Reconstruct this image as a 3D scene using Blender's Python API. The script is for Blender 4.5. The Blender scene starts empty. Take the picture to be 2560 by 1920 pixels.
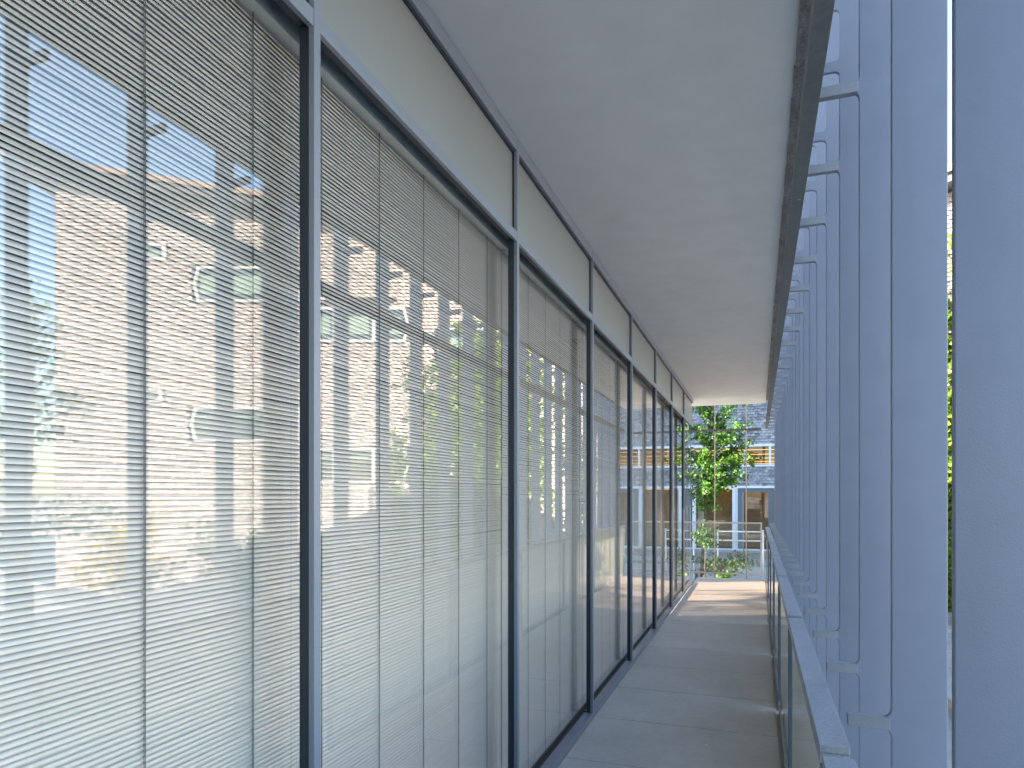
import bpy, math, random
import numpy as np
from mathutils import Vector, Matrix
R = math.radians
random.seed(7); rng = np.random.default_rng(11)
scene = bpy.context.scene
col = scene.collection

# ------------------------------------------------------------------ camera, sky, sun, exposure
F_PX, VX, HY, EYE = 1706.67, 1894.0, 1238.0, 1.735
YAW = math.atan((VX - 1280) / F_PX)
CS, SN = math.cos(YAW), math.sin(YAW)
cam = bpy.data.cameras.new('camera'); cam_o = bpy.data.objects.new('camera', cam); col.objects.link(cam_o)
cam.sensor_width = 36; cam.lens = 24; cam.shift_y = (HY - 960) / 2560
cam.clip_start = .05; cam.clip_end = 3000
cam_o.location = (0, 0, EYE); cam_o.rotation_euler = (R(90), 0, YAW)
scene.camera = cam_o
SUN_DIR = Vector((-.84, -.37, .38)).normalized()           # towards the sun
elev = math.asin(SUN_DIR.z); az = math.atan2(SUN_DIR.x, SUN_DIR.y)
w = bpy.data.worlds.new('World'); scene.world = w; w.use_nodes = True
nt = w.node_tree; bg = nt.nodes['Background']
sky = nt.nodes.new('ShaderNodeTexSky'); sky.sky_type = 'NISHITA'; sky.sun_disc = False
sky.sun_elevation = elev; sky.sun_rotation = az; sky.air_density = 1.25; sky.dust_density = .8; sky.ozone_density = 2.6
nt.links.new(sky.outputs[0], bg.inputs[0]); bg.inputs[1].default_value = .075
sl = bpy.data.lights.new('sun', 'SUN'); so = bpy.data.objects.new('sun', sl); col.objects.link(so)
sl.energy = 5.0; sl.angle = R(.53); sl.color = (1, .87, .74)
so.rotation_euler = SUN_DIR.to_track_quat('Z', 'Y').to_euler(); so.location = (-20, -10, 20)
scene.view_settings.view_transform = 'Standard'; scene.view_settings.look = 'None'
scene.view_settings.exposure = 3.45; scene.view_settings.gamma = 1
cy = scene.cycles
cy.max_bounces = 10; cy.diffuse_bounces = 4; cy.glossy_bounces = 5; cy.transmission_bounces = 6
cy.transparent_max_bounces = 24; cy.caustics_reflective = False; cy.caustics_refractive = False
cy.sample_clamp_indirect = 6; cy.use_denoising = True

# ------------------------------------------------------------------ helpers
def tag(o, label=None, cat=None, group=None, kind=None):
    if label: o['label'] = label
    if cat: o['category'] = cat
    if group: o['group'] = group
    if kind: o['kind'] = kind
    return o
def empty(name, loc=(0, 0, 0), rz=0):
    o = bpy.data.objects.new(name, None); col.objects.link(o)
    o.location = loc; o.rotation_euler = (0, 0, rz); o.empty_display_size = .2
    return o
class MB:
    def __init__(s): s.v = []; s.f = []; s.mi = []
    def add(s, vs, fs, mi=0):
        b = len(s.v); s.v += [tuple(p) for p in vs]
        for f in fs: s.f.append(tuple(b + i for i in f)); s.mi.append(mi)
        return s
    def box(s, x0, x1, y0, y1, z0, z1, mi=0):
        x0, x1 = sorted((x0, x1)); y0, y1 = sorted((y0, y1)); z0, z1 = sorted((z0, z1))
        vs = [(x, y, z) for z in (z0, z1) for y in (y0, y1) for x in (x0, x1)]
        return s.add(vs, [(0, 2, 3, 1), (4, 5, 7, 6), (0, 1, 5, 4), (2, 6, 7, 3), (0, 4, 6, 2), (1, 3, 7, 5)], mi)
    def prism(s, poly, y0, y1, mi=0):                      # polygon in x,z extruded along y
        n = len(poly)
        vs = [(x, y0, z) for x, z in poly] + [(x, y1, z) for x, z in poly]
        fs = [tuple(range(n)), tuple(range(2 * n - 1, n - 1, -1))]
        fs += [(i, i + n, (i + 1) % n + n, (i + 1) % n) for i in range(n)]
        return s.add(vs, fs, mi)
    def tube(s, pts, rads, sides=8, mi=0):
        pts = [Vector(p) for p in pts]; rings = []
        b = len(s.v)
        for i, p in enumerate(pts):
            t = (pts[min(i + 1, len(pts) - 1)] - pts[max(i - 1, 0)]).normalized()
            a = t.cross(Vector((0.13, .97, .21))).normalized(); c_ = t.cross(a)
            r = rads[i] if hasattr(rads, '__len__') else rads
            for k in range(sides):
                an = 2 * math.pi * k / sides
                s.v.append(tuple(p + a * (r * math.cos(an)) + c_ * (r * math.sin(an))))
        for i in range(len(pts) - 1):
            for k in range(sides):
                s.f.append((b + i * sides + k, b + i * sides + (k + 1) % sides, b + (i + 1) * sides + (k + 1) % sides, b + (i + 1) * sides + k)); s.mi.append(mi)
        s.f.append(tuple(b + k for k in range(sides - 1, -1, -1))); s.mi.append(mi)
        e = b + (len(pts) - 1) * sides
        s.f.append(tuple(e + k for k in range(sides))); s.mi.append(mi)
        return s
    def build(s, name, mats, parent=None, bevel=0, smooth=False):
        me = bpy.data.meshes.new(name); me.from_pydata(s.v, [], s.f); me.update()
        if not isinstance(mats, (list, tuple)): mats = [mats]
        for m in mats: me.materials.append(m)
        if any(s.mi): me.polygons.foreach_set('material_index', s.mi)
        if smooth: me.polygons.foreach_set('use_smooth', [True] * len(me.polygons))
        o = bpy.data.objects.new(name, me); col.objects.link(o)
        if parent: o.parent = parent
        if bevel:
            md = o.modifiers.new('bevel', 'BEVEL'); md.width = bevel; md.segments = 2; md.limit_method = 'ANGLE'
        return o
def box(name, m, parent, *a, bevel=0): return MB().box(*a).build(name, m, parent, bevel)

# rays of the photograph (2560 x 1920) used once to measure where things stand
def ray(x, y):
    u = x - 1280; return np.array([u * CS - F_PX * SN, u * SN + F_PX * CS, HY - y])
def onY(x, y, Y): v = ray(x, y); v = v * Y / v[1]; return Vector((v[0], Y, v[2] + EYE))
def onZ(x, y, z): v = ray(x, y); v = v * (z - EYE) / v[2]; return Vector((v[0], v[1], z))
A_G = 1.29                                                 # glass plane
def seen_in_glass(x, y, D):
    u = x - 1280; Xc, Yc = u / F_PX * D, D
    return Vector((-2 * A_G - (Xc * CS - Yc * SN), Xc * SN + Yc * CS, (HY - y) / F_PX * D + EYE))

# ------------------------------------------------------------------ materials
MATS = {}
def mat(name, color, rough=.5, metal=0, noise=None, bump=None, spec=.5, island=0, coat=0):
    m = bpy.data.materials.new(name); m.use_nodes = True; n = m.node_tree.nodes; l = m.node_tree.links
    b = n['Principled BSDF']; b.inputs['Base Color'].default_value = (*color, 1)
    b.inputs['Roughness'].default_value = rough; b.inputs['Metallic'].default_value = metal
    b.inputs['Specular IOR Level'].default_value = spec; b.inputs['Coat Weight'].default_value = coat
    tc = n.new('ShaderNodeTexCoord')
    src = None
    if noise:                                              # (scale, amount, stretch, second scale)
        sc, am, st = noise[:3]
        mp = n.new('ShaderNodeMapping'); mp.inputs['Scale'].default_value = st
        l.new(tc.outputs['Object'], mp.inputs[0])
        nz = n.new('ShaderNodeTexNoise'); nz.inputs['Scale'].default_value = sc; nz.inputs['Detail'].default_value = 6; nz.inputs['Roughness'].default_value = .6
        l.new(mp.outputs[0], nz.inputs['Vector'])
        mr = n.new('ShaderNodeMapRange'); mr.inputs[1].default_value = .25; mr.inputs[2].default_value = .75
        mr.inputs[3].default_value = 1 - am; mr.inputs[4].default_value = 1 + am
        l.new(nz.outputs[0], mr.inputs[0]); src = mr.outputs[0]
        if len(noise) > 3:
            nz2 = n.new('ShaderNodeTexNoise'); nz2.inputs['Scale'].default_value = noise[3]; nz2.inputs['Detail'].default_value = 4
            l.new(tc.outputs['Object'], nz2.inputs['Vector'])
            mr2 = n.new('ShaderNodeMapRange'); mr2.inputs[1].default_value = .3; mr2.inputs[2].default_value = .7
            mr2.inputs[3].default_value = 1 - noise[4]; mr2.inputs[4].default_value = 1 + noise[4]
            l.new(nz2.outputs[0], mr2.inputs[0])
            mu = n.new('ShaderNodeMath'); mu.operation = 'MULTIPLY'; l.new(src, mu.inputs[0]); l.new(mr2.outputs[0], mu.inputs[1]); src = mu.outputs[0]
    if island:
        g = n.new('ShaderNodeNewGeometry'); mr = n.new('ShaderNodeMapRange')
        mr.inputs[3].default_value = 1 - island; mr.inputs[4].default_value = 1 + island
        l.new(g.outputs['Random Per Island'], mr.inputs[0])
        if src:
            mu = n.new('ShaderNodeMath'); mu.operation = 'MULTIPLY'; l.new(src, mu.inputs[0]); l.new(mr.outputs[0], mu.inputs[1]); src = mu.outputs[0]
        else: src = mr.outputs[0]
    if src:
        mx = n.new('ShaderNodeVectorMath'); mx.operation = 'SCALE'; mx.inputs[0].default_value = color
        l.new(src, mx.inputs['Scale']); l.new(mx.outputs[0], b.inputs['Base Color'])
    if bump:
        nb = n.new('ShaderNodeTexNoise'); nb.inputs['Scale'].default_value = bump[0]; nb.inputs['Detail'].default_value = 5
        l.new(tc.outputs['Object'], nb.inputs['Vector'])
        bp = n.new('ShaderNodeBump'); bp.inputs['Strength'].default_value = bump[1]; bp.inputs['Distance'].default_value = bump[2] if len(bump) > 2 else .002
        l.new(nb.outputs[0], bp.inputs['Height']); l.new(bp.outputs[0], b.inputs['Normal'])
    MATS[name] = m
    return m
def glass(name, tint, f0, rough=0.0, film=0, film_col=(.7, .75, .75), wav=0):
    m = bpy.data.materials.new(name); m.use_nodes = True; n = m.node_tree.nodes; l = m.node_tree.links
    n.remove(n['Principled BSDF']); out = n['Material Output']
    g = n.new('ShaderNodeNewGeometry'); dt = n.new('ShaderNodeVectorMath'); dt.operation = 'DOT_PRODUCT'
    l.new(g.outputs['Normal'], dt.inputs[0]); l.new(g.outputs['Incoming'], dt.inputs[1])
    ab = n.new('ShaderNodeMath'); ab.operation = 'ABSOLUTE'; l.new(dt.outputs['Value'], ab.inputs[0])
    on = n.new('ShaderNodeMath'); on.operation = 'SUBTRACT'; on.inputs[0].default_value = 1; l.new(ab.outputs[0], on.inputs[1])
    pw = n.new('ShaderNodeMath'); pw.operation = 'POWER'; pw.inputs[1].default_value = 5; l.new(on.outputs[0], pw.inputs[0])
    ma = n.new('ShaderNodeMath'); ma.operation = 'MULTIPLY_ADD'; ma.inputs[1].default_value = 1 - f0; ma.inputs[2].default_value = f0
    l.new(pw.outputs[0], ma.inputs[0])
    tr = n.new('ShaderNodeBsdfTransparent'); tr.inputs[0].default_value = (*tint, 1)
    gl = n.new('ShaderNodeBsdfGlossy'); gl.inputs['Roughness'].default_value = rough; gl.inputs[0].default_value = (1, 1, 1, 1)
    if wav:
        tc = n.new('ShaderNodeTexCoord'); nz = n.new('ShaderNodeTexNoise'); nz.inputs['Scale'].default_value = .9; nz.inputs['Detail'].default_value = 0
        l.new(tc.outputs['Object'], nz.inputs['Vector'])
        bp = n.new('ShaderNodeBump'); bp.inputs['Strength'].default_value = 1; bp.inputs['Distance'].default_value = wav
        l.new(nz.outputs[0], bp.inputs['Height']); l.new(bp.outputs[0], gl.inputs['Normal'])
    base = tr.outputs[0]
    if film:
        df = n.new('ShaderNodeBsdfDiffuse'); df.inputs[0].default_value = (*film_col, 1)
        tl = n.new('ShaderNodeBsdfTranslucent'); tl.inputs[0].default_value = (*film_col, 1)
        m1 = n.new('ShaderNodeMixShader'); m1.inputs[0].default_value = .55; l.new(df.outputs[0], m1.inputs[1]); l.new(tl.outputs[0], m1.inputs[2])
        m2 = n.new('ShaderNodeMixShader'); m2.inputs[0].default_value = film; l.new(base, m2.inputs[1]); l.new(m1.outputs[0], m2.inputs[2]); base = m2.outputs[0]
    mx = n.new('ShaderNodeMixShader'); l.new(ma.outputs[0], mx.inputs[0]); l.new(base, mx.inputs[1]); l.new(gl.outputs[0], mx.inputs[2])
    l.new(mx.outputs[0], out.inputs[0])
    return m
def leafmat(name, color, var, trans=.45):
    m = mat(name, color, .45, island=var, spec=.4)
    n = m.node_tree.nodes; l = m.node_tree.links; b = n['Principled BSDF']; out = n['Material Output']
    src = b.inputs['Base Color'].links[0].from_socket
    tl = n.new('ShaderNodeBsdfTranslucent'); hs = n.new('ShaderNodeVectorMath'); hs.operation = 'MULTIPLY'; hs.inputs[1].default_value = (1.15, 1.3, .4)
    l.new(src, hs.inputs[0]); l.new(hs.outputs[0], tl.inputs[0])
    mx = n.new('ShaderNodeMixShader'); mx.inputs[0].default_value = trans
    l.new(b.outputs[0], mx.inputs[1]); l.new(tl.outputs[0], mx.inputs[2]); l.new(mx.outputs[0], out.inputs[0])
    return m
def emit(name, color, strength):
    m = bpy.data.materials.new(name); m.use_nodes = True; b = m.node_tree.nodes['Principled BSDF']
    b.inputs['Base Color'].default_value = (*color, 1); b.inputs['Emission Color'].default_value = (*color, 1); b.inputs['Emission Strength'].default_value = strength
    return m

M_frame = mat('frame_aluminium', (.24, .265, .31), .33, .0, (3, .06, (1, 1, .1), 60, .03), spec=.6)
M_black = mat('black_gasket', (.022, .030, .042), .55)
M_fin = mat('fin_paint', (.205, .23, .30), .42, .0, (1.2, .06, (1, 1, .25), 9, .03), (260, .28, .001), spec=.5)
_n = M_fin.node_tree.nodes; _l = M_fin.node_tree.links           # every fin was coated a little differently
_oi = _n.new('ShaderNodeObjectInfo'); _mr = _n.new('ShaderNodeMapRange'); _mr.inputs[3].default_value = .93; _mr.inputs[4].default_value = 1.10
_l.new(_oi.outputs['Random'], _mr.inputs[0])
_vm = _n.new('ShaderNodeVectorMath'); _vm.operation = 'SCALE'; _b = _n['Principled BSDF']
_l.new(_b.inputs['Base Color'].links[0].from_socket, _vm.inputs[0]); _l.new(_mr.outputs[0], _vm.inputs['Scale']); _l.new(_vm.outputs[0], _b.inputs['Base Color'])
M_cap = mat('cap_galvanised', (.375, .385, .42), .40, .0, (9, .13, (1, .35, 1), 120, .16), (160, .15, .0006))
M_arm = mat('tie_arm_steel', (.255, .27, .30), .4, 0, (9, .10, (1, 1, 1), 70, .06))
M_post = mat('post_steel', (.10, .13, .16), .4, .0, (8, .1, (1, 1, .2)))
M_steelbar = mat('edge_bar_grey', (.17, .175, .17), .6, 0, (5, .14, (1, .2, 1), 40, .1))
M_stain = mat('weathered_trim', (.17, .16, .15), .65, 0, (9, .45, (2, .5, 2), 70, .3), (60, .5, .004))
M_soffit = mat('soffit_plaster', (.77, .755, .72), .75, 0, (.8, .06, (1, .35, 1), 5, .03), (5, .25, .006))
M_spandrel = mat('spandrel_panel', (.28, .285, .28), .28, 0, (.6, .05, (1, 1, 1)), spec=.5)
M_concrete = mat('walkway_concrete', (.62, .56, .51), .5, 0, (1.5, .12, (1, 1, 1), 18, .05), (300, .2, .0006), island=.05, spec=.4)
M_joint = mat('joint_base_dark', (.05, .05, .05), .9)  # plain dark base under the slab joints
M_slat = mat('slat_aluminium', (.84, .79, .72), .32, .25, island=.03, spec=.6)
M_cord = mat('blind_cord', (.07, .075, .08), .8)
M_headrail = mat('headrail', (.80, .86, .84), .4)
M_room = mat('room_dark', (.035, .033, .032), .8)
M_roomfl = mat('room_floor', (.10, .085, .07), .6)
M_glass = glass('facade_glass', (.97, .965, .955), .06, film=.012, film_col=(.7, .69, .66), wav=.0005)
M_gpan = glass('guard_glass', (.85, .9, .88), .06, film=.94, film_col=(.66, .68, .66))
M_railglass = glass('rail_glass', (.95, .96, .955), .03, film=.05)
M_rail = mat('rail_steel', (.66, .62, .60), .38, .3, (20, .1, (1, 1, 1)))
M_rod = mat('rod_steel', (.58, .50, .46), .5, .2, (20, .12, (1, 1, .2)))
M_handrail = mat('handrail_pale_steel', (.68, .72, .78), .4, .2)
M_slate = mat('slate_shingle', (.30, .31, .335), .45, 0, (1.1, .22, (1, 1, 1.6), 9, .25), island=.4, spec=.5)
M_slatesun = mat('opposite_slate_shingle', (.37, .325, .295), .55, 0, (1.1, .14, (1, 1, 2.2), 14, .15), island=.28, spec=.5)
M_bluewhite = mat('pale_window_frame', (.74, .79, .86), .45, 0, (3, .04, (1, 1, 1)))
M_darkframe = mat('dark_door_frame', (.12, .155, .18), .45)
M_wood = mat('interior_wood', (.33, .17, .055), .55, 0, (2.0, .28, (1, 1, 6), 9, .12))
M_glowstrip = emit('warm_glow_strip', (1.0, .60, .20), .22)
M_cream = mat('cream_curtain', (.62, .55, .40), .8)
M_winglass = glass('far_window_glass', (.9, .92, .9), .03, wav=.002)
M_winglass2 = glass('opposite_window_glass', (.86, .9, .87), .08)
M_silver = mat('silver_window_frame', (.46, .46, .45), .4)
M_blindin = mat('roller_blind_pale', (.42, .47, .41), .7)
M_zinc = mat('zinc_roof', (.22, .20, .185), .5)
M_fasciabr = mat('copper_fascia', (.25, .19, .15), .5)
M_soffdark = mat('dark_eaves', (.06, .06, .065), .7)
M_gravel = mat('gravel', (.40, .395, .385), .9, 0, (60, .45, (1, 1, 1), 7, .15), (70, 1, .03))
M_path = mat('path_concrete', (.34, .33, .31), .8, 0, (3, .1, (1, 1, 1), 40, .06))
M_kerb = mat('kerb_stone', (.30, .31, .32), .8, 0, (6, .12, (1, 1, 1)))
M_ground = mat('ground_paving', (.46, .44, .41), .85, 0, (2, .2, (1, 1, 1), 30, .1))
M_bark = mat('bark', (.05, .038, .028), .85, 0, (14, .3, (1, 1, .3)), (30, .7, .01))
M_leaf = leafmat('ginkgo_leaf', (.062, .15, .022), .5)
M_leafdk = leafmat('shrub_leaf', (.045, .10, .028), .45)
M_leafvine = leafmat('vine_leaf', (.10, .17, .012), .45)
M_leafconi = leafmat('feathery_leaf', (.05, .085, .03), .4)
M_leafyel = leafmat('yellow_leaf', (.42, .30, .03), .3)
M_blockwall = mat('pale_render', (.38, .36, .33), .8, 0, (1, .06, (1, 1, 1)))

# ------------------------------------------------------------------ pavilion (glass building with the roofed walkway)
MY = [1.655 + 1.765 * k for k in range(-3, 8)]             # near faces of the mullions; index 3 is the first one seen
MY[-1] = 13.955
Y0, YC, YE = -22.0, 13.955, 15.0
ZC, ZT0, ZT1, ZS1 = 3.635, 3.084, 3.134, 3.552
pav = tag(empty('glass_pavilion', (0, 0, 0)), 'glass walled pavilion with grey mullions and a flat soffit over the walkway', 'building')
# roof slab and edge
box('soffit', M_soffit, pav, -5.4, .160, Y0, 15.05, ZC, 4.2)
box('roof', M_zinc, pav, -5.5, .02, Y0 - .1, 14.9, 4.203, 4.75)
edge = MB()
yy = Y0
nz = []
while yy < 14.45:
    y2 = min(yy + random.uniform(.05, .16), 14.45); nz.append((yy, y2)); yy = y2
for a_, b_ in nz: edge.box(.154 + random.uniform(-.002, .002), .205, a_ - .004, b_ + .004 + random.uniform(0,.002), ZC - .012 - random.uniform(0, .003), ZC + .03)
edge.build('edge_trim', M_stain, pav)
bars = [(-21.9, .4), (.404, 3.408), (3.412, 6.41), (6.414, 9.41), (9.414, 12.41), (12.414, 14.9)]
for a_, b_ in bars:
    e_ = box('edge_bar', M_steelbar, pav, .147, .200, a_, b_, 3.086, 3.166, bevel=.002)
    if b_ < 14:
        MB().tube([(.178, b_ - .035, 3.0865), (.178, b_ - .035, 3.083)], .007, 10).build('bolt', M_cap, e_)
# facade
for k, y in enumerate(MY):
    mb = MB().box(-1.219, -1.200, y, y + .031, -.0, 3.628) if y < 13.9 else MB().box(-1.262, -1.250, y, y + .012, 0, 3.628)
    m_ = mb.build('mullion', M_frame, pav, .0015)
    if y < 13.9: box('gasket', M_black, m_, -1.252, -1.2195, y + .002, y + .029, .0, 3.62)
for k in range(len(MY) - 1):
    a_, b_ = MY[k] + .0315, MY[k + 1] - .0005
    t = box('transom', M_frame, pav, -1.219, -1.2015, a_, b_, ZT0, ZT1, bevel=.0015)
    box('gasket', M_black, t, -1.252, -1.2195, a_, b_, 3.094, 3.15)
    t = box('top_rail', M_frame, pav, -1.219, -1.2015, a_, b_, ZS1 + .012, ZC - .004, bevel=.0015)
    box('gasket', M_black, t, -1.2275, -1.2195, a_, b_, ZS1, ZS1 + .03)
    MB().box(-1.242, -1.228, a_, b_, ZT1 + .002, ZS1 + .02).build('spandrel_panel', M_spandrel, pav)
    t = box('bottom_rail', M_frame, pav, -1.268, -1.2015, a_, b_, .0, .048, bevel=.0015)
    box('gasket', M_black, t, -1.284, -1.2685, a_, b_, .0, .049)
    gp = MB().box(-A_G - .006, -A_G, a_ - .015, b_ + .0155, .012, 3.25).build('glass_pane', M_glass, pav)
# end wall of the room (glazed) and the dark room behind the blinds
eg = MB().box(-5.0, -1.30, YC + .02, YC + .026, .06, 3.09).build('end_glass', M_glass, pav)
for x in (-2.7, -3.9): box('mullion', M_frame, pav, x, x + .05, YC, YC + .06, 0, 3.62)
box('end_rail', M_frame, pav, -5.0, -1.3, YC + .002, YC + .05, 0, .055)
box('end_transom', M_frame, pav, -5.0, -1.3, YC + .002, YC + .05, 3.092, 3.6)
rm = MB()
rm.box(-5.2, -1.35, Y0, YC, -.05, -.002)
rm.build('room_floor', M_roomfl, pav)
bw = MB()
bw.box(-5.2, -5.05, Y0, 8.2, 0, 3.63).box(-5.2, -5.05, 12.4, YC + .05, 0, 3.63).box(-5.2, -5.05, 8.2, 12.4, 0, .9).box(-5.2, -5.05, 8.2, 12.4, 3.3, 3.63)  # unseen opening made up and sized to let sun reach the walkway floor
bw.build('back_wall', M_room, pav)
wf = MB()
for y in (8.2, 9.6, 11.0, 12.35): box('sun_opening_frame', M_frame, pav, -5.16, -5.1, y, y + .05, .9, 3.3)  # bars of the made-up sun opening
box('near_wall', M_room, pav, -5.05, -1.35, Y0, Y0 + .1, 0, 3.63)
box('glare_partition', M_room, pav, -5.0, -1.42, 8.05, 8.15, 0, 3.63)  # unseen wall added to keep the bright back opening off the near blinds
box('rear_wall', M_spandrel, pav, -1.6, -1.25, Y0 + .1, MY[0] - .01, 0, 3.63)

M_dimglass = glass('sun_dimming_glass', (.50, .47, .43), .05)  # tint added to dim the sun that passes to the walkway
box('sun_opening_pane', M_dimglass, pav, -5.135, -5.129, 8.2, 12.4, .9, 3.3)

# ------------------------------------------------------------------ venetian blinds, one per bay (the last two bays have none)
PITCH, BX = .0139, -1.345
def slat_profile():
    W, n, tilt = .0163, 6, R(58)
    pts = []
    for i in range(n):
        t = i / (n - 1) - .5
        dx = t * W; bow = .0027 * (1 - (2 * t) ** 2)
        # t=-.5 inner upper edge, t=.5 outer lower edge
        x = math.cos(tilt) * dx + math.sin(tilt) * bow; z = -math.sin(tilt) * dx + math.cos(tilt) * bow
        pts.append((x, z))
    return pts
PROF = slat_profile()
blind_words = ['widest lowered silver venetian blind, behind the glass pane filling the left edge of the photo',
               'lowered silver venetian blind behind the second glass pane, right of the nearest mullion',
               'lowered silver venetian blind behind the third glass pane, showing thin tan reflected strips',
               'lowered silver venetian blind behind the fourth glass pane, blue fins mirrored over it',
               'lowered silver venetian blind behind the fifth glass pane, narrow in the photo',
               'narrowest lowered silver venetian blind, behind the sixth glass pane before the uncovered end panes']
for k in range(6):
    a_, b_ = MY[k + 2] + (.145 if k else .04), MY[k + 3] + .130
    o = tag(empty('venetian_blind', (BX, (a_ + b_) / 2, .02)), blind_words[k], 'blind', 'silver venetian blinds behind the facade glass')
    hl = (b_ - a_) / 2
    MB().box(-.016, .042, -hl, hl, 3.096 - .02, 3.150 - .02).build('headrail', M_headrail, o, .001)
    sm = MB(); nsl = int((3.102 - .045) / PITCH)
    for i in range(nsl):
        z = .03 + i * PITCH
        dz = random.gauss(0, .0003); ta = random.gauss(0, .035); e1, e2 = random.gauss(0, .0005), random.gauss(0, .0005)
        cta, sta = math.cos(ta), math.sin(ta)
        vs = []
        for (y, ez) in ((-hl, e1), (0, -.0003), (hl, e2)):
            for (x, zz) in PROF: vs.append((x * cta - zz * sta, y, z + dz + ez + x * sta + zz * cta))
        n = len(PROF)
        fs = [(j * n + q, j * n + q + 1, (j + 1) * n + q + 1, (j + 1) * n + q) for j in (0, 1) for q in range(n - 1)]
        sm.add(vs, fs)
    sm.build('slats', M_slat, o, smooth=True)
    MB().box(-.009, .009, -hl, hl, .006, .020).build('bottom_bar', M_headrail, o, .001)
    y = MY[k + 2] + .225
    while y < b_ - .08:
        ly = y - (a_ + b_) / 2
        cb = MB()
        cb.box(.0088, .0098, ly - .0008, ly + .0008, .01, 3.11)
        cb.box(.0088, .0098, ly + .0032, ly + .0046, .01, 3.11)
        for i in range(nsl):                               # ladder rungs under each slat
            z = .03 + i * PITCH - .0055
            cb.add([(.0095, ly, z), (.0095, ly + .0042, z + .0035), (.0095, ly + .0042, z + .0048), (.0095, ly, z + .0013)], [(0, 1, 2, 3)])
            cb.add([(.0095, ly, z - .002), (-.006, ly + .001, z + .0085), (-.006, ly + .0022, z + .0085), (.0095, ly + .0014, z - .002)], [(0, 1, 2, 3)])
        cb.build('ladder_cord', M_cord, o)
        y += .361

# ------------------------------------------------------------------ walkway
wk = MB()
ys = [Y0] + [4.375 + .8845 * k for k in range(-29, 12)] + [15.0]
ys = [y for y in ys if Y0 <= y <= 15.0]
for a_, b_ in zip(ys[:-1], ys[1:]):
    if b_ - a_ > .05: wk.box(-1.1985, .140, a_ + .0035, b_ - .0035, -.06, random.uniform(-.0012, .0004), 0)
wk.box(-1.198, .139, Y0, 14.99, -.25, -.012, 1)
wk.box(.141, .20, Y0, 15.0, -.25, -.021, 0)
walk = tag(wk.build('walkway', [M_concrete, M_joint], None, .0015), kind='structure')
for k in range(-2, 16):
    p = Vector((-.335, 4.02 + .4425 * k, 0))
    sb = MB(); sb.tube([(p.x, p.y, -.001), (p.x, p.y, .003), (p.x, p.y, .005)], [.012, .011, .006], 12)
    sb.build('floor_stud', M_headrail, walk)

# ------------------------------------------------------------------ guard parapet on the right
gr = tag(empty('guard_parapet', (.19, 5, 0)), 'waist high grey guard parapet along the walkway with flat metal cap and glass infill', 'railing')
gx = -.19
def gbox(name, m, x0, x1, y0, y1, z0, z1, bevel=0, par=None): return box(name, m, par or gr, x0 + gx, x1 + gx, y0 - 5, y1 - 5, z0, z1, bevel=bevel)
segs = [(-22, -.13), (-.05, 1.868), (1.952, 3.906), (3.984, 5.878), (5.956, 7.886), (7.964, 9.886), (9.964, 11.886), (11.964, 13.886), (13.964, 14.95)]
for i, (a_, b_) in enumerate(segs):
    cpt = gbox('cap', M_cap, .152, .225, a_, b_, 1.0625, 1.085, .0015)
    gbox('cap_underplate', M_cap, .1525, .2245, a_ + .001, b_ - .001, 1.035, 1.0615, .001, cpt)
    for yb in (a_ + .09, b_ - .09):
        for xb in (.17, .207):
            MB().tube([(xb + gx, yb - 5, 1.0845), (xb + gx, yb - 5, 1.0862)], .006, 10).build('screw', M_cap, cpt)
    pan = MB().box(.166 + gx, .176 + gx, a_ + .02 - 5, b_ - .02 - 5, .055, 1.034).build('infill_panel', M_gpan, gr)
    gbox('base_channel', M_cap, .160, .182, a_, b_, -.02, .054, .001)
for a_, b_ in segs[1:]:
    y = a_ - .004
    gbox('cap_link', M_post, .156, .221, a_ - .09, a_ + .012, 1.012, 1.034, .001)
    po = gbox('post', M_post, .155, .198, y - .006 + .012, y + .022, -.10, 1.034, .001)
    for z in (.12, .50, .88):
        MB().tube([(.177 + gx, y + .0055 - 5, z), (.177 + gx, y + .002 - 5, z)], .008, 10).build('bolt', M_cap, po)

# ------------------------------------------------------------------ sun fins
XI, XO, FT = .33, .458, .017
ARMS = [(1.121, 1.151, .226), (3.128, 3.164, .2012), (3.554, 3.600, .2062), (3.819, 3.865, .1612)]
def fin_profile():
    p = [(XO, -.9), (XO, 5.2), (XI, 5.2)]
    r = .022
    for z0, z1, xa in sorted(ARMS, reverse=True):          # going down the inner edge
        for i in range(4):                                 # fillet above the arm
            a = math.pi / 2 * i / 3
            p.append((XI - r + r * math.cos(a), z1 + r - r * math.sin(a)))
        p += [(xa, z1), (xa, z0)]
        for i in range(4):                                 # fillet below the arm
            a = math.pi / 2 * i / 3
            p.append((XI - r + r * math.sin(a), z0 - r + r * math.cos(a)))
    p.append((XI, -.9))
    return p
FP = fin_profile()
fin_mesh = None
FIN0, FSP = 1.415, .604
def fin_label(n):
    if n < 0: return 'pale blue metal sun fin standing behind the camera, out of frame'
    if n == 0: return 'broad pale blue metal sun fin filling the right edge of the photo'
    if n == 1: return 'wide pale blue metal sun fin just left of the bright vertical slit'
    words = ['', '', 'third', 'fourth', 'fifth', 'sixth', 'seventh', 'eighth', 'ninth', 'tenth', 'eleventh', 'twelfth']
    if n < 11: return f'{words[n]} pale blue metal sun fin counting leftwards from the right edge'
    return 'narrow pale blue sun fin among those crowded together at the far end'
base = MB().prism([(x - XI, z + .9) for x, z in FP], -FT / 2, FT / 2)
f0 = base.build('sun_fin', M_fin, None, .003)
for z0, z1, xa in ARMS[:2]:                                  # flat bars welded to both faces' edge, tying the fin back
    MB().box(xa + .001 - XI, -.004, -.0145, .0145, z0 - .0008 + .9, z1 + .0008 + .9).build('tie_arm', M_arm, f0, .0012)
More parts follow.
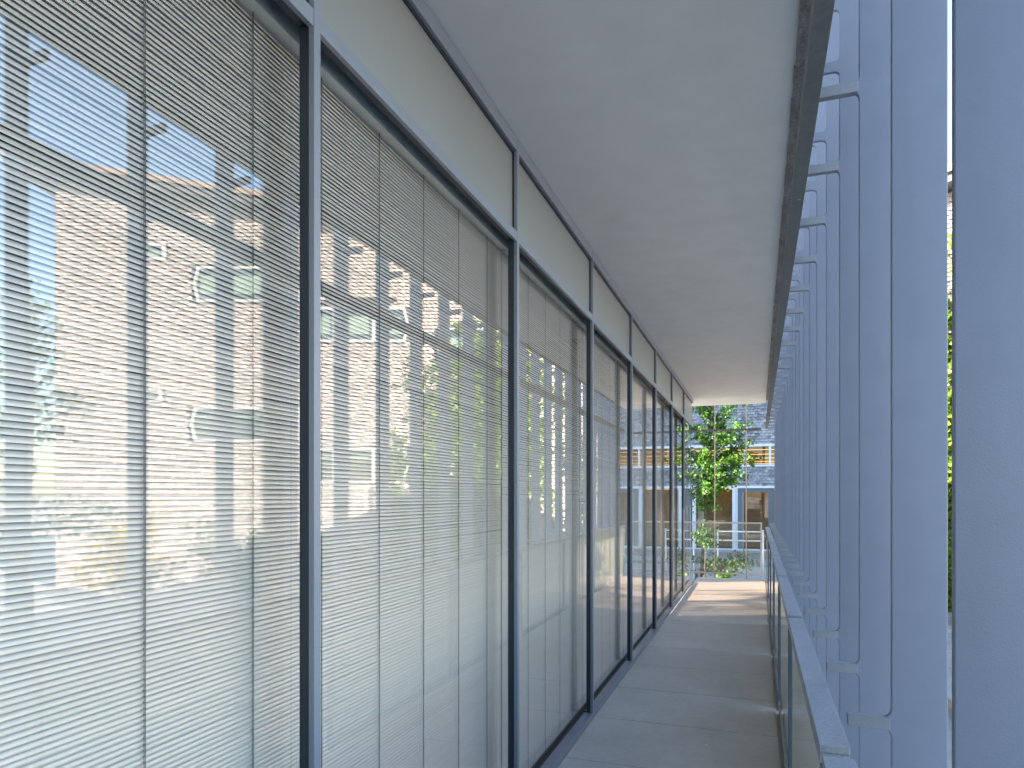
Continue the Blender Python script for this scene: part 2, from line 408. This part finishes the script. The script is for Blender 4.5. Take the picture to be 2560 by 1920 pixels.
for n in [0] + list(range(-8, 0)) + list(range(1, 24)):
    o = f0 if n == 0 else f0.copy()
    if n: col.objects.link(o)
    o.location = (XI, FIN0 + FSP * n + FT / 2, -.9)
    if n:
        for ch in f0.children:
            c_ = ch.copy(); col.objects.link(c_); c_.parent = o
    tag(o, fin_label(n), 'fin', 'pale blue vertical sun fins beside the walkway')

# ------------------------------------------------------------------ ground
G = -.9
tag(MB().box(-400, 400, -400, 400, G - .5, G - .008).build('ground', M_ground), kind='structure')
tag(MB().box(-9, 40, 16.0, 26.6, G - .1, G).build('gravel_bed', M_gravel), kind='structure')
tag(MB().box(2.35, 30, -8, 15.95, G - .1, G - .002).build('planting_ground', M_gravel), kind='structure')
tag(MB().box(-9, 6, 26.8, 29.7, G - .1, G + .02).build('path', M_path), kind='structure')
tag(MB().box(.7, 2.2, -12, 15.9, G - .1, G + .015).build('side_path', M_path), kind='structure')
kb = MB().box(-9, 6, 26.6, 26.8, G - .1, G + .12).build('path_kerb', M_kerb); tag(kb, kind='structure')
kb = MB().box(2.2, 2.35, -12, 15.9, G - .1, G + .15).build('side_kerb', M_kerb); tag(kb, kind='structure')
lw = tag(empty('low_bench_wall', (-2, 30.2, G)), 'low grey stone bench ledge before the slate building', 'bench')
MB().box(-7, 5, -.25, .25, 0, .22).build('plinth', M_kerb, lw, .01)
MB().box(-7, 5, -.32, .32, .222, .30).build('seat', M_path, lw, .01)

# ------------------------------------------------------------------ shingle work
def shingles(regions, skip, row, wid, yface, seed):
    rg = random.Random(seed); mb = MB()
    for (x0, x1, z0, z1, topf) in regions:
        nr = int((z1 - z0) / row)
        for r in range(nr + 1):
            z = z0 + r * row; off = (r % 2) * wid / 2
            x = x0 - off
            while x < x1:
                xa, xb = max(x, x0), min(x + wid * .97, x1); x += wid
                zt = min(z + row * 1.25, z1)
                if topf: zt = min(zt, topf((xa + xb) / 2))
                if zt - z < row * .3 or xb - xa < wid * .15: continue
                xm = (xa + xb) / 2
                if any(sx0 < xb and sx1 > xa and sz0 < z + row * .8 and sz1 > z + row * .2 for sx0, sx1, sz0, sz1 in skip): continue
                o1 = rg.uniform(.05, .08); bw_ = rg.uniform(.015, .03); dz = rg.uniform(-.006, .006)
                zb = z + dz
                mb.add([(xa, yface - o1, zb), (xm, yface - o1 - bw_, zb - .012), (xb, yface - o1 + rg.uniform(-.006, .006), zb),
                        (xb, yface - .004, zt), (xm, yface - .008, zt), (xa, yface - .004, zt),
                        (xa, yface - .002, zb), (xb, yface - .002, zb)],
                       [(0, 1, 4, 5), (1, 2, 3, 4), (6, 7, 2, 1, 0)])
    return mb

# ------------------------------------------------------------------ far slate building
FY = 33.0
fb = tag(empty('slate_building', (-2, FY, G)), 'shaded grey slate shingled building with warm lit windows at the end of the walkway', 'building')
def fbx(name, m, x0, x1, y0, y1, z0, z1, par=None, bevel=0): return box(name, m, par or fb, x0 + 2, x1 + 2, y0, y1, z0 - G, z1 - G, bevel=bevel)
XL, XR = -11.6, 7.0
fw = MB()
def fwb(x0, x1, y0, y1, z0, z1): fw.box(x0 + 2, x1 + 2, y0, y1, z0 - G, z1 - G)
fwb(XL, XR, .03, .45, 2.164, 3.037); fwb(XL, XR, .03, .45, 4.065, 10.2); fwb(XL, XR, 3.0, 3.3, G, 10.2); fwb(XL, XL + .3, .45, 3.0, G, 10.2); fwb(XR - .3, XR, .45, 3, G, 10.2)
fwb(XL + .3, XR - .3, .5, 3.0, 2.2, 2.9); fwb(XL + .3, XR - .3, .5, 3.0, 4.15, 4.4); fwb(XL, XR, 0.03, 3.0, G, G + .14)
fw.build('wall', M_soffdark, fb)
fbx('roof', M_zinc, XL - .2, XR + .2, -.15, 3.5, 10.2, 10.5)
shingles([(XL + 2, XR + 2, 2.164 - G, 3.03 - G, None), (XL + 2, XR + 2, 4.07 - G, 10.1 - G, None)], [], .124, .19, .03, 3).build('shingles', M_slate, fb)
for z0, z1 in ((3.037, 3.129), (3.955, 4.065), (2.056, 2.164)): fbx('frame_band', M_bluewhite, XL, XR, -.05, .12, z0, z1)
fbx('sill', M_bluewhite, XL, XR, -.08, .12, -.80, -.723); fbx('base_kerb', M_path, XL, XR, -.15, .2, G, -.80)
fbx('interior_wood_wall', M_wood, XL + .3, XR - .3, 1.1, 1.2, 3.0, 4.1)
fbx('interior_wood_wall', M_wood, XL + .3, XR - .3, 1.6, 1.7, -.75, 2.15)
for i, z in enumerate((3.20, 3.30, 3.45, 3.63, 3.84)):
    fbx('glow_strip', M_glowstrip, XL + .4, XR - .4, .55, .60, z - .008, z + .008)  # thin strips given a warm glow, drawn as bright lines behind the glass
for z in (3.25, 3.40, 3.56, 3.74, 3.9): fbx('louvre', M_wood, XL + .4, XR - .4, .50, .66, z - .014, z + .014)
fbx('glow_strip', M_glowstrip, XL + .4, XR - .4, 1.2, 1.3, 2.02, 2.05)  # glowing strip added to brighten the ground floor wood
x = -.603 - 1.13 * 9
while x < XR - .3:
    if x > XL + .2:
        fbx('window_mullion', M_bluewhite, x - .045, x + .045, -.03, .10, 3.13, 3.954)
        fbx('window_pane', M_winglass, x + .046, min(x + 1.13 - .046, XR - .1), .03, .04, 3.13, 3.954)
    x += 1.13
def ground_bay(xc):                                        # one pier, a glazed bay left of it and a door bay right of it
    fbx('pier', M_bluewhite, xc - .13, xc + .02, -.06, .2, -.72, 2.055); fbx('pier', M_bluewhite, xc + .03, xc + .10, .0, .2, -.72, 2.055)
    d_ = MB()
    for a_, b_ in ((xc + .11, xc + .33), (xc + 1.42, xc + 1.66)): d_.box(a_ + 2, b_ + 2, .02, .14, -.72 - G, 2.055 - G)
    d_.box(xc + .33 + 2, xc + 1.42 + 2, .02, .14, 1.86 - G, 2.055 - G)
    do = d_.build('door_frame', M_darkframe, fb)
    box('sidelight_frame', M_bluewhite, do, xc + .33 + 2, xc + .345 + 2, .01, .08, -.72 - G, 1.86 - G)
    fbx('door_pane', M_winglass, xc + .346, xc + 1.419, .06, .07, -.72, 1.859)
    fbx('window_pane', M_winglass, xc - 1.75, xc - .131, .06, .07, -.72, 2.055)
    fbx('window_frame', M_bluewhite, xc - 1.92, xc - 1.755, -.02, .14, -.72, 2.055)
    cu = MB()                                              # curtain with folds
    for i in range(5): cu.tube([(xc - 1.68 + .055 * i + 2, .55 + .02 * (i % 2), -.7 - G), (xc - 1.68 + .055 * i + 2, .55, 2.0 - G)], .035, 8)
    cu.build('curtain', M_cream, fb, smooth=True)
for xc in (-.964, -4.6, 2.7, -8.2, 5.9): ground_bay(xc)
fbx('wall_panel', M_darkframe, XL, -10.2, .02, .15, -.72, 2.055)
# wing made up out of frame on the left to shade the slate building
blocker = tag(empty('sun_blocker', (-15, 25, G)), 'tall pale wing added out of frame to shade the slate building', 'building')
MB().box(-3, 3, -8.95, 7.8, 0, 16.5).build('wall', M_blockwall, blocker)
for i in range(4):
    for j in range(4):
        wy = -6.6 + 3.7 * i; wz = 1.5 + 3.7 * j
        f_ = MB().box(2.99, 3.06, wy, wy + 1.8, wz, wz + 1.9).build('window', M_silver, blocker)
        MB().box(3.0605, 3.064, wy + .1, wy + 1.7, wz + .1, wz + 1.8).build('pane', M_winglass2, f_)
MB().box(-3.15, 3.15, -9.1, 7.95, 16.5, 16.8).build('roof', M_zinc, blocker)

# ------------------------------------------------------------------ sunlit slate building opposite (seen mirrored in the glass)
D = 19.2; KP = D / F_PX
P0 = seen_in_glass(1500, HY, D); P0.z = G
ob = tag(empty('sunlit_slate_building', P0, -YAW), 'sunlit tan shingled building with pointed band windows and ivy, mirrored in the window panes', 'building')
def lx(px): return (1500 - px) * KP
def lz(py): return (HY - py) * KP + EYE - G
LX1 = lx(139)
def topz(x): return lz(450) - (LX1 - x) * .154
o_ = MB()
bands = [  # px0, px1, py0, py1, point at the px0 side, point at the px1 side
    (487, 756, 668, 757, 1, 0), (762, 1022, 770, 857, 0, 1), (1094, 1225, 821, 908, 1, 0),
    (480, 756, 1018, 1105, 1, 0), (762, 1021, 1120, 1209, 0, 1), (1095, 1225, 1182, 1254, 1, 0),
    (333, 415, 611, 652, 0, 0), (343, 406, 971, 1006, 0, 0)]
skips = []
for (a_, b_, t_, u_, _, _) in bands: skips.append((lx(b_) - .02, lx(a_) + .02, lz(u_), lz(t_)))
# wall body: a sloped-top slab, recessed behind the windows by 0.3 m
o_.prism([(0, 0), (LX1, 0), (LX1, topz(LX1)), (0, topz(0))], .02, 5)
o_.build('wall', M_soffdark, ob)
shingles([(0, LX1, .02, 12, lambda x: topz(x) - .02)], skips, .10, .15, .02, 5).build('shingles', M_slatesun, ob)
side = MB()
for r in range(int(topz(LX1) / .1)):
    for q in range(20): side.add([(LX1 + .03, .25 * q + .12 * (r % 2), r * .1), (LX1 + .03, .25 * q + .24 + .12 * (r % 2), r * .1), (LX1 + .003, .25 * q + .24 + .12 * (r % 2), r * .1 + .12), (LX1 + .003, .25 * q + .12 * (r % 2), r * .1 + .12)], [(0, 1, 2, 3)])
side.build('side_shingles', M_slatesun, ob)
# roof: overhanging slab with coloured fascia
ov = 1.1
roofp = [(-1, topz(-1) + .02), (LX1 + ov, topz(LX1 + ov) + .02), (LX1 + ov, topz(LX1 + ov) + .34), (-1, topz(-1) + .34)]
MB().prism(roofp, -.5, 5.5).build('roof', M_soffdark, ob)
fp = [(-1, topz(-1) + .22), (LX1 + ov, topz(LX1 + ov) + .22), (LX1 + ov, topz(LX1 + ov) + .37), (-1, topz(-1) + .37)]
MB().prism(fp, -.58, -.503).build('fascia', M_fasciabr, ob)
for (pa, pb, t_, u_, pt0, pt1) in bands:
    x0, x1, z0, z1 = lx(pb), lx(pa), lz(u_), lz(t_); zm = (z0 + z1) / 2; e = .10
    outer = []
    outer += [(x0 + (e if pt1 else 0), z0), (x1 - (e if pt0 else 0), z0)]
    if pt0: outer.append((x1 + .02, zm))
    outer += [(x1 - (e if pt0 else 0), z1), (x0 + (e if pt1 else 0), z1)]
    if pt1: outer.append((x0 - .02, zm))
    cx = sum(p[0] for p in outer) / len(outer); sx = 1 - .15 / (x1 - x0); szz = 1 - .14 / (z1 - z0)
    inner = [(cx + (p[0] - cx) * sx, zm + (p[1] - zm) * szz) for p in outer]
    n = len(outer); fm = MB()
    for i in range(n):
        j = (i + 1) % n
        q = [outer[i], outer[j], inner[j], inner[i]]
        fm.add([(p[0], -.10, p[1]) for p in q] + [(p[0], .0, p[1]) for p in q], [(0, 1, 2, 3), (7, 6, 5, 4), (0, 4, 5, 1), (1, 5, 6, 2), (2, 6, 7, 3), (3, 7, 4, 0)])
    nm = max(1, int(round((x1 - x0) / .95)))
    for i in range(1, nm):
        xm = x0 + (x1 - x0) * i / nm
        fm.box(xm - .045, xm + .045, -.095, 0, z0 + .07, z1 - .07)
        if i % 2 == 0: fm.box(xm + .14, xm + .17, -.085, 0, z0 + .07, z1 - .07)
    wo = fm.build('window', M_silver, ob)
    MB().prism(inner, -.052, -.046).build('pane', M_winglass2, wo)
    MB().box(x0 + .15, x1 - .15, .0, .012, z0 + (.25 if u_ < 960 else .7) * (z1 - z0), z1 - .12 - .12 * (z1 - z0)).build('roller_blind', M_blindin, wo)
    if u_ < 900 and x1 - x0 > 1.1:                         # small canopy above the band
        MB().box(x0 + .3, min(x0 + 2.3, x1), -.35, .0, z1 + .20, z1 + .23).build('canopy', M_zinc, wo)

# ------------------------------------------------------------------ foliage
def leaves(centres, rad, per, size, out_bias=None, flat=.6, seed=1):
    g = np.random.default_rng(seed); mb_v = []; mb_f = []
    for (c_, r_) in centres:
        for _ in range(per):
            p = np.array(c_) + g.normal(0, r_ * .55, 3) * np.array([1, 1, flat])
            s = size * g.uniform(.65, 1.35)
            d1 = g.normal(0, 1, 3); d1[2] -= .5; d1 /= np.linalg.norm(d1)
            d2 = np.cross(d1, g.normal(0, 1, 3)); d2 /= np.linalg.norm(d2)
            nrm = np.cross(d1, d2)
            b = len(mb_v)
            mb_v += [tuple(p), tuple(p + d1 * s * .75 + d2 * s * .62), tuple(p + d1 * s * .95 + nrm * s * .12), tuple(p + d1 * s * .75 - d2 * s * .62)]
            mb_f.append((b, b + 1, b + 2, b + 3))
    m = MB(); m.v = mb_v; m.f = mb_f; m.mi = [0] * len(mb_f); return m
def tree(name, label, base, trunk_pts, limbs, mleaf, size, per, step, rad, seed, cat='tree', tr=.05, flat=.7, bare=.12):
    t = tag(empty(name, base), label, cat); g = random.Random(seed); B = Vector(base)
    tb = MB(); tp = [Vector(p) - B for p in trunk_pts]
    tb.tube(tp, [tr * (1 - .75 * i / (len(tp) - 1)) for i in range(len(tp))], 8)
    cents = []; br = MB()
    for (s_, e_, sag) in limbs:
        s_, e_ = Vector(s_) - B, Vector(e_) - B; pts = []; L = (e_ - s_).length; n = max(4, int(L / step))
        for i in range(n + 1):
            f_ = i / n; p = s_.lerp(e_, f_); p.z += sag * math.sin(math.pi * f_) * L; pts.append(p + Vector([g.gauss(0, .012) for _ in range(3)]))
        br.tube(pts, [max(.004, tr * .38 * (1 - .85 * i / n)) for i in range(n + 1)], 5)
        for i, p in enumerate(pts):
            if i / n < bare: continue
            k = 2 if i < n else 1
            for _ in range(k):
                q = p + Vector([g.gauss(0, rad * .55), g.gauss(0, rad * .55), g.gauss(0, rad * .45)])
                cents.append((tuple(q), rad * g.uniform(.5, 1.0)))
    tb.build('trunk', M_bark, t, smooth=True); br.build('branches', M_bark, t, smooth=True)
    leaves(cents, rad, per, size, flat=flat, seed=seed).build('crown', mleaf, t)
    return t
TY = 21.0
def tp(x, y, dy=0): return onY(x, y, TY + dy)
trunk = [tp(1752, 1449), tp(1757, 1370), tp(1766, 1290), tp(1774, 1190), tp(1778, 1100), tp(1776, 1000), tp(1772, 850), tp(1770, 700)]
trunk[0].z = G
g_ = random.Random(5)
limbs = []
def tz(py):                                                # point on the trunk at that height of the photograph
    for a_, b_ in zip(trunk[:-1], trunk[1:]):
        z = onY(1775, py, TY).z
        if a_.z <= z <= b_.z: return a_.lerp(b_, (z - a_.z) / (b_.z - a_.z))
    return trunk[-1]
tips = [(1846, 1008, 1085, 0), (1838, 990, 1085, .1), (1866, 1068, 1120, .2), (1856, 1062, 1110, -.3), (1878, 1104, 1165, 0), (1862, 1112, 1160, .4), (1886, 1146, 1195, .1), (1872, 1136, 1190, -.3),
        (1840, 1168, 1225, .2), (1846, 1178, 1240, -.2), (1866, 1186, 1235, 0), (1822, 1200, 1250, .3), (1812, 1150, 1200, -.5), (1828, 1100, 1150, -.5), (1815, 1060, 1100, .5), (1830, 1130, 1175, .6), (1850, 1088, 1135, .3), (1845, 1150, 1200, .4), (1836, 1190, 1240, -.1),
        (1796, 1272, 1262, 0), (1785, 1262, 1255, .2), (1748, 1276, 1250, .1), (1735, 1262, 1240, -.3), (1720, 1225, 1230, .2), (1700, 1190, 1200, .2), (1690, 1150, 1170, -.2), (1712, 1130, 1150, .5), (1738, 1180, 1210, -.5), (1745, 1150, 1180, -.6), (1735, 1215, 1225, .5),
        (1740, 1090, 1130, .3), (1730, 1060, 1110, 0), (1745, 1075, 1120, -.5), (1760, 1045, 1090, -.3), (1790, 1040, 1080, .3), (1800, 1080, 1130, -.4), (1755, 1015, 1040, 0), (1735, 1010, 1050, .2), (1745, 990, 1040, .2), (1715, 1000, 1050, .1),
        (1700, 1060, 1110, 0), (1668, 1110, 1170, .1), (1650, 1150, 1210, 0), (1760, 1215, 1240, -.5), (1770, 1225, 1235, -.6), (1790, 1215, 1240, -.4), (1800, 1180, 1215, -.6), (1760, 1120, 1160, -.6), (1780, 1160, 1200, -.6),
        (1830, 900, 1000, 0), (1720, 880, 1000, .2), (1800, 800, 900, .2), (1740, 760, 880, -.2), (1790, 660, 760, 0), (1820, 960, 1010, .3), (1700, 950, 1020, -.2)]
for x, y, py, dy in tips: limbs.append((tz(py), tp(x, y, dy), .05))
tree('ginkgo_tree', 'green ginkgo tree with fan shaped leaves growing before the slate building', (trunk[0].x, TY, G), trunk, limbs, M_leaf, .068, 11, .11, .14, 21, tr=.045)
def shrub(name, label, pts, mleaf, size, per, seed, base=None, rad=.13, bare=.3, fork=.1):
    base = base or Vector((sum(p.x for p in pts) / len(pts), sum(p.y for p in pts) / len(pts), G))
    st = [base, base + Vector((.01, 0, fork * .6)), base + Vector((.02, 0, fork + .2))]
    return tree(name, label, base, st, [(base + Vector((.01, 0, fork)), p, .06) for p in pts], mleaf, size, per, .12, rad, seed, 'shrub', .025, bare=bare)
shrub('leafy_shrub', 'wide leafy shrub spreading low over the gravel behind the end railing', [tp(x, y, dy) for x, y, dy in [(1738, 1398, 0), (1752, 1405, .3), (1770, 1396, -.3), (1790, 1390, .1), (1812, 1395, 0), (1830, 1386, .2), (1852, 1388, 0), (1872, 1398, .1), (1888, 1402, 0), (1868, 1412, -.3), (1840, 1418, -.2), (1815, 1424, -.4), (1790, 1420, -.3), (1760, 1424, -.2), (1740, 1420, .2), (1800, 1405, .3), (1825, 1408, -.1), (1850, 1404, .3), (1778, 1412, .1)]], M_leafdk, .075, 9, 31, tp(1800, 1445))
shrub('leafy_shrub', 'upright leafy sapling left of the handrail behind the end railing', [tp(x, y, dy - .6) for x, y, dy in [(1735, 1320, 0), (1752, 1315, .2), (1768, 1322, 0), (1785, 1330, .2), (1793, 1340, 0), (1772, 1345, -.2), (1752, 1338, .1), (1738, 1345, .2), (1760, 1330, 0), (1780, 1352, 0)]], M_leafdk, .07, 8, 32, tp(1762, 1446, -.6), bare=.35, fork=.8)
shrub('leafy_shrub', 'small bright green clump peeping under the bottom rail of the end railing', [onY(x, y, 17.2) for x, y in [(1795, 1440), (1808, 1437), (1820, 1440), (1828, 1445), (1802, 1446), (1815, 1446)]], M_leaf, .06, 7, 33, onY(1812, 1462, 17.2), .08)
# ivy on the opposite wall
iv = tag(empty('wall_ivy', P0, -YAW), 'bright green ivy climbing the right half of the sunlit shingled wall in the reflection', 'climbing plant')
ic = []; g2 = random.Random(9); stem = MB()
def ivtop(x): return 7.7 - abs(x - 3.0) * 1.15 + math.sin(x * 3.1) * .7
for i in range(46):
    x = g2.uniform(.3, 6.2) if i < 12 else g2.uniform(2.0, 5.6); top = max(1.2, ivtop(x) + g2.uniform(-1.8, .4)); pts = []
    z = 0; xx = x
    while z < top:
        pts.append((xx, -.06, z)); xx += g2.gauss(0, .07); z += .16
        if g2.random() < .80 or z < 1: ic.append(((xx + g2.gauss(0, .1), -.13, z), g2.uniform(.09, .22)))
    stem.tube(pts, .012, 5)
stem.build('stem', M_bark, iv)
leaves(ic, .2, 13, .105, seed=41, flat=1).build('foliage', M_leafvine, iv)
# plants at the foot of the opposite wall, and the feathery tree right of the courtyard
def wallpt(px, py, d): return seen_in_glass(px, py, d)
for i, (px, d, h, mm, lab) in enumerate([(1180, 17.5, 1.7, M_leafvine, 'sunlit bush at the foot of the ivy clad wall, mirrored in the second pane'),
                                 (860, 17.0, 1.5, M_leafdk, 'dark bush below the pointed windows of the sunlit building'),
                                 (600, 16.5, 1.9, M_leafdk, 'broad bush near the tree end of the sunlit building'),
                                 (330, 15.5, 2.3, M_leafyel, 'yellow flowering bush beside the feathery tree in the reflection')]):
    b_ = wallpt(px, HY, d); b_.z = G
    gg = random.Random(50 + i)
    shrub('garden_bush', lab, [b_ + Vector((gg.uniform(-1.1, 1.1), gg.uniform(-.6, .6), gg.uniform(.4, h))) for _ in range(22)], mm, .09, 8, 60 + i, b_, .2)
b_ = wallpt(70, HY, 13.5); b_.z = G
gg = random.Random(77)
fl = []
top = b_ + Vector((0, 0, 6.6))
for i in range(46):
    f_ = gg.uniform(.22, .98); a_ = gg.uniform(0, 6.28); L = (1.1 - f_) * 2.3
    s_ = b_.lerp(top, f_); fl.append((s_, s_ + Vector((math.cos(a_) * L, math.sin(a_) * L, gg.uniform(-.1, .5))), .06))
tree('feathery_tree', 'dark feathery tree against the blue sky, mirrored at the far left of the first pane', b_, [b_, b_ + Vector((.05, 0, 2)), b_ + Vector((-.03, .05, 4.5)), top], fl, M_leafconi, .075, 6, .14, .17, 71, tr=.11)
# unseen tree added west of the pavilion to dapple the low sun
b_ = Vector((-10.5, 7.2, G)); fl = []
top = b_ + Vector((0, .2, 7.5))
for i in range(40):
    f_ = gg.uniform(.3, .95); a_ = gg.uniform(0, 6.28); L = (1.15 - f_) * 2.2
    s_ = b_.lerp(top, f_); fl.append((s_, s_ + Vector((math.cos(a_) * L, math.sin(a_) * L, gg.uniform(.1, .9))), .05))
tree('dapple_tree', 'leafy tree added out of frame west of the pavilion to dapple the sun', b_, [b_, b_ + Vector((.05, 0, 2.5)), b_ + Vector((-.05, .1, 5)), top], fl, M_leaf, .11, 7, .3, .26, 72, tr=.12)

# ------------------------------------------------------------------ end of the walkway: railing, rods, handrail
RY = 15.2
er = tag(empty('end_railing', (-1.9, RY, 0)), 'brushed steel framed glass railing across the end of the walkway', 'railing')
def erb(name, m, x0, x1, z0, z1, y0=-.016, y1=.016, par=None): return box(name, m, par or er, x0 + 1.9, x1 + 1.9, y0, y1, z0, z1, bevel=.002)
erb('top_rail', M_rail, -4.0, .087, 1.135, 1.165, -.024, .024); erb('bottom_rail', M_rail, -4.0, .087, .06, .09)
for x in (.055, -1.95, -3.97): erb('post', M_rail, x, x + .032, .0905, 1.1345)
for x in (-1.25, -2.6): erb('bracket', M_post, x, x + .06, -.25, .0595, -.21, .0)
for a_, b_ in ((-3.935, -1.955), (-1.915, .052)): erb('infill_panel', M_railglass, a_, b_, .092, 1.133, -.004, .004)
rt = tag(empty('rod_trellis', (-.5, 15.1, 0)), 'thin vertical steel rods with one grey crossbar beyond the end of the soffit', 'trellis')
for x in (-.855, -.224, -1.486, -2.117, -2.748, -3.38): MB().tube([(x + .5, 0, -.2), (x + .5, 0, 3), (x + .5, 0, 7.5)], .0115, 10).build('rod', M_rod, rt, smooth=True)
MB().box(-3.4 + .5, .07 + .5, -.036, -.0125, 3.085, 3.125).build('crossbar', M_steelbar, rt, .001)
hr = tag(empty('handrail', (-1.16, 22, G)), 'pale steel tube handrail with posts between the end railing and the slate building', 'handrail')
hz1, hz2 = onY(1850, 1329, 22).z - G, onY(1850, 1351.5, 22).z - G
hx1 = onY(1908, 1330, 22).x + 1.16
MB().tube([(.0, 0, hz1), (hx1, 0, hz1)], .022, 10).build('top_rail', M_handrail, hr, smooth=True)
MB().tube([(-6, 0, hz2), (hx1, 0, hz2)], .026, 10).build('mid_rail', M_handrail, hr, smooth=True)
MB().tube([(-6, .1, hz1 + .03), (-1.1, .1, hz1 + .03)], .02, 10).build('upper_rail', M_handrail, hr, smooth=True)
for x, h in ((0, hz1 - .02), (hx1 - .002, hz1 + .06), (-.36, hz1 - .2), (-.72, hz2), (-2.4, hz1 + .02), (-3.8, hz1 + .02)): MB().tube([(x, .02, 0), (x, .02, h)], .024, 10).build('post', M_handrail, hr, smooth=True)
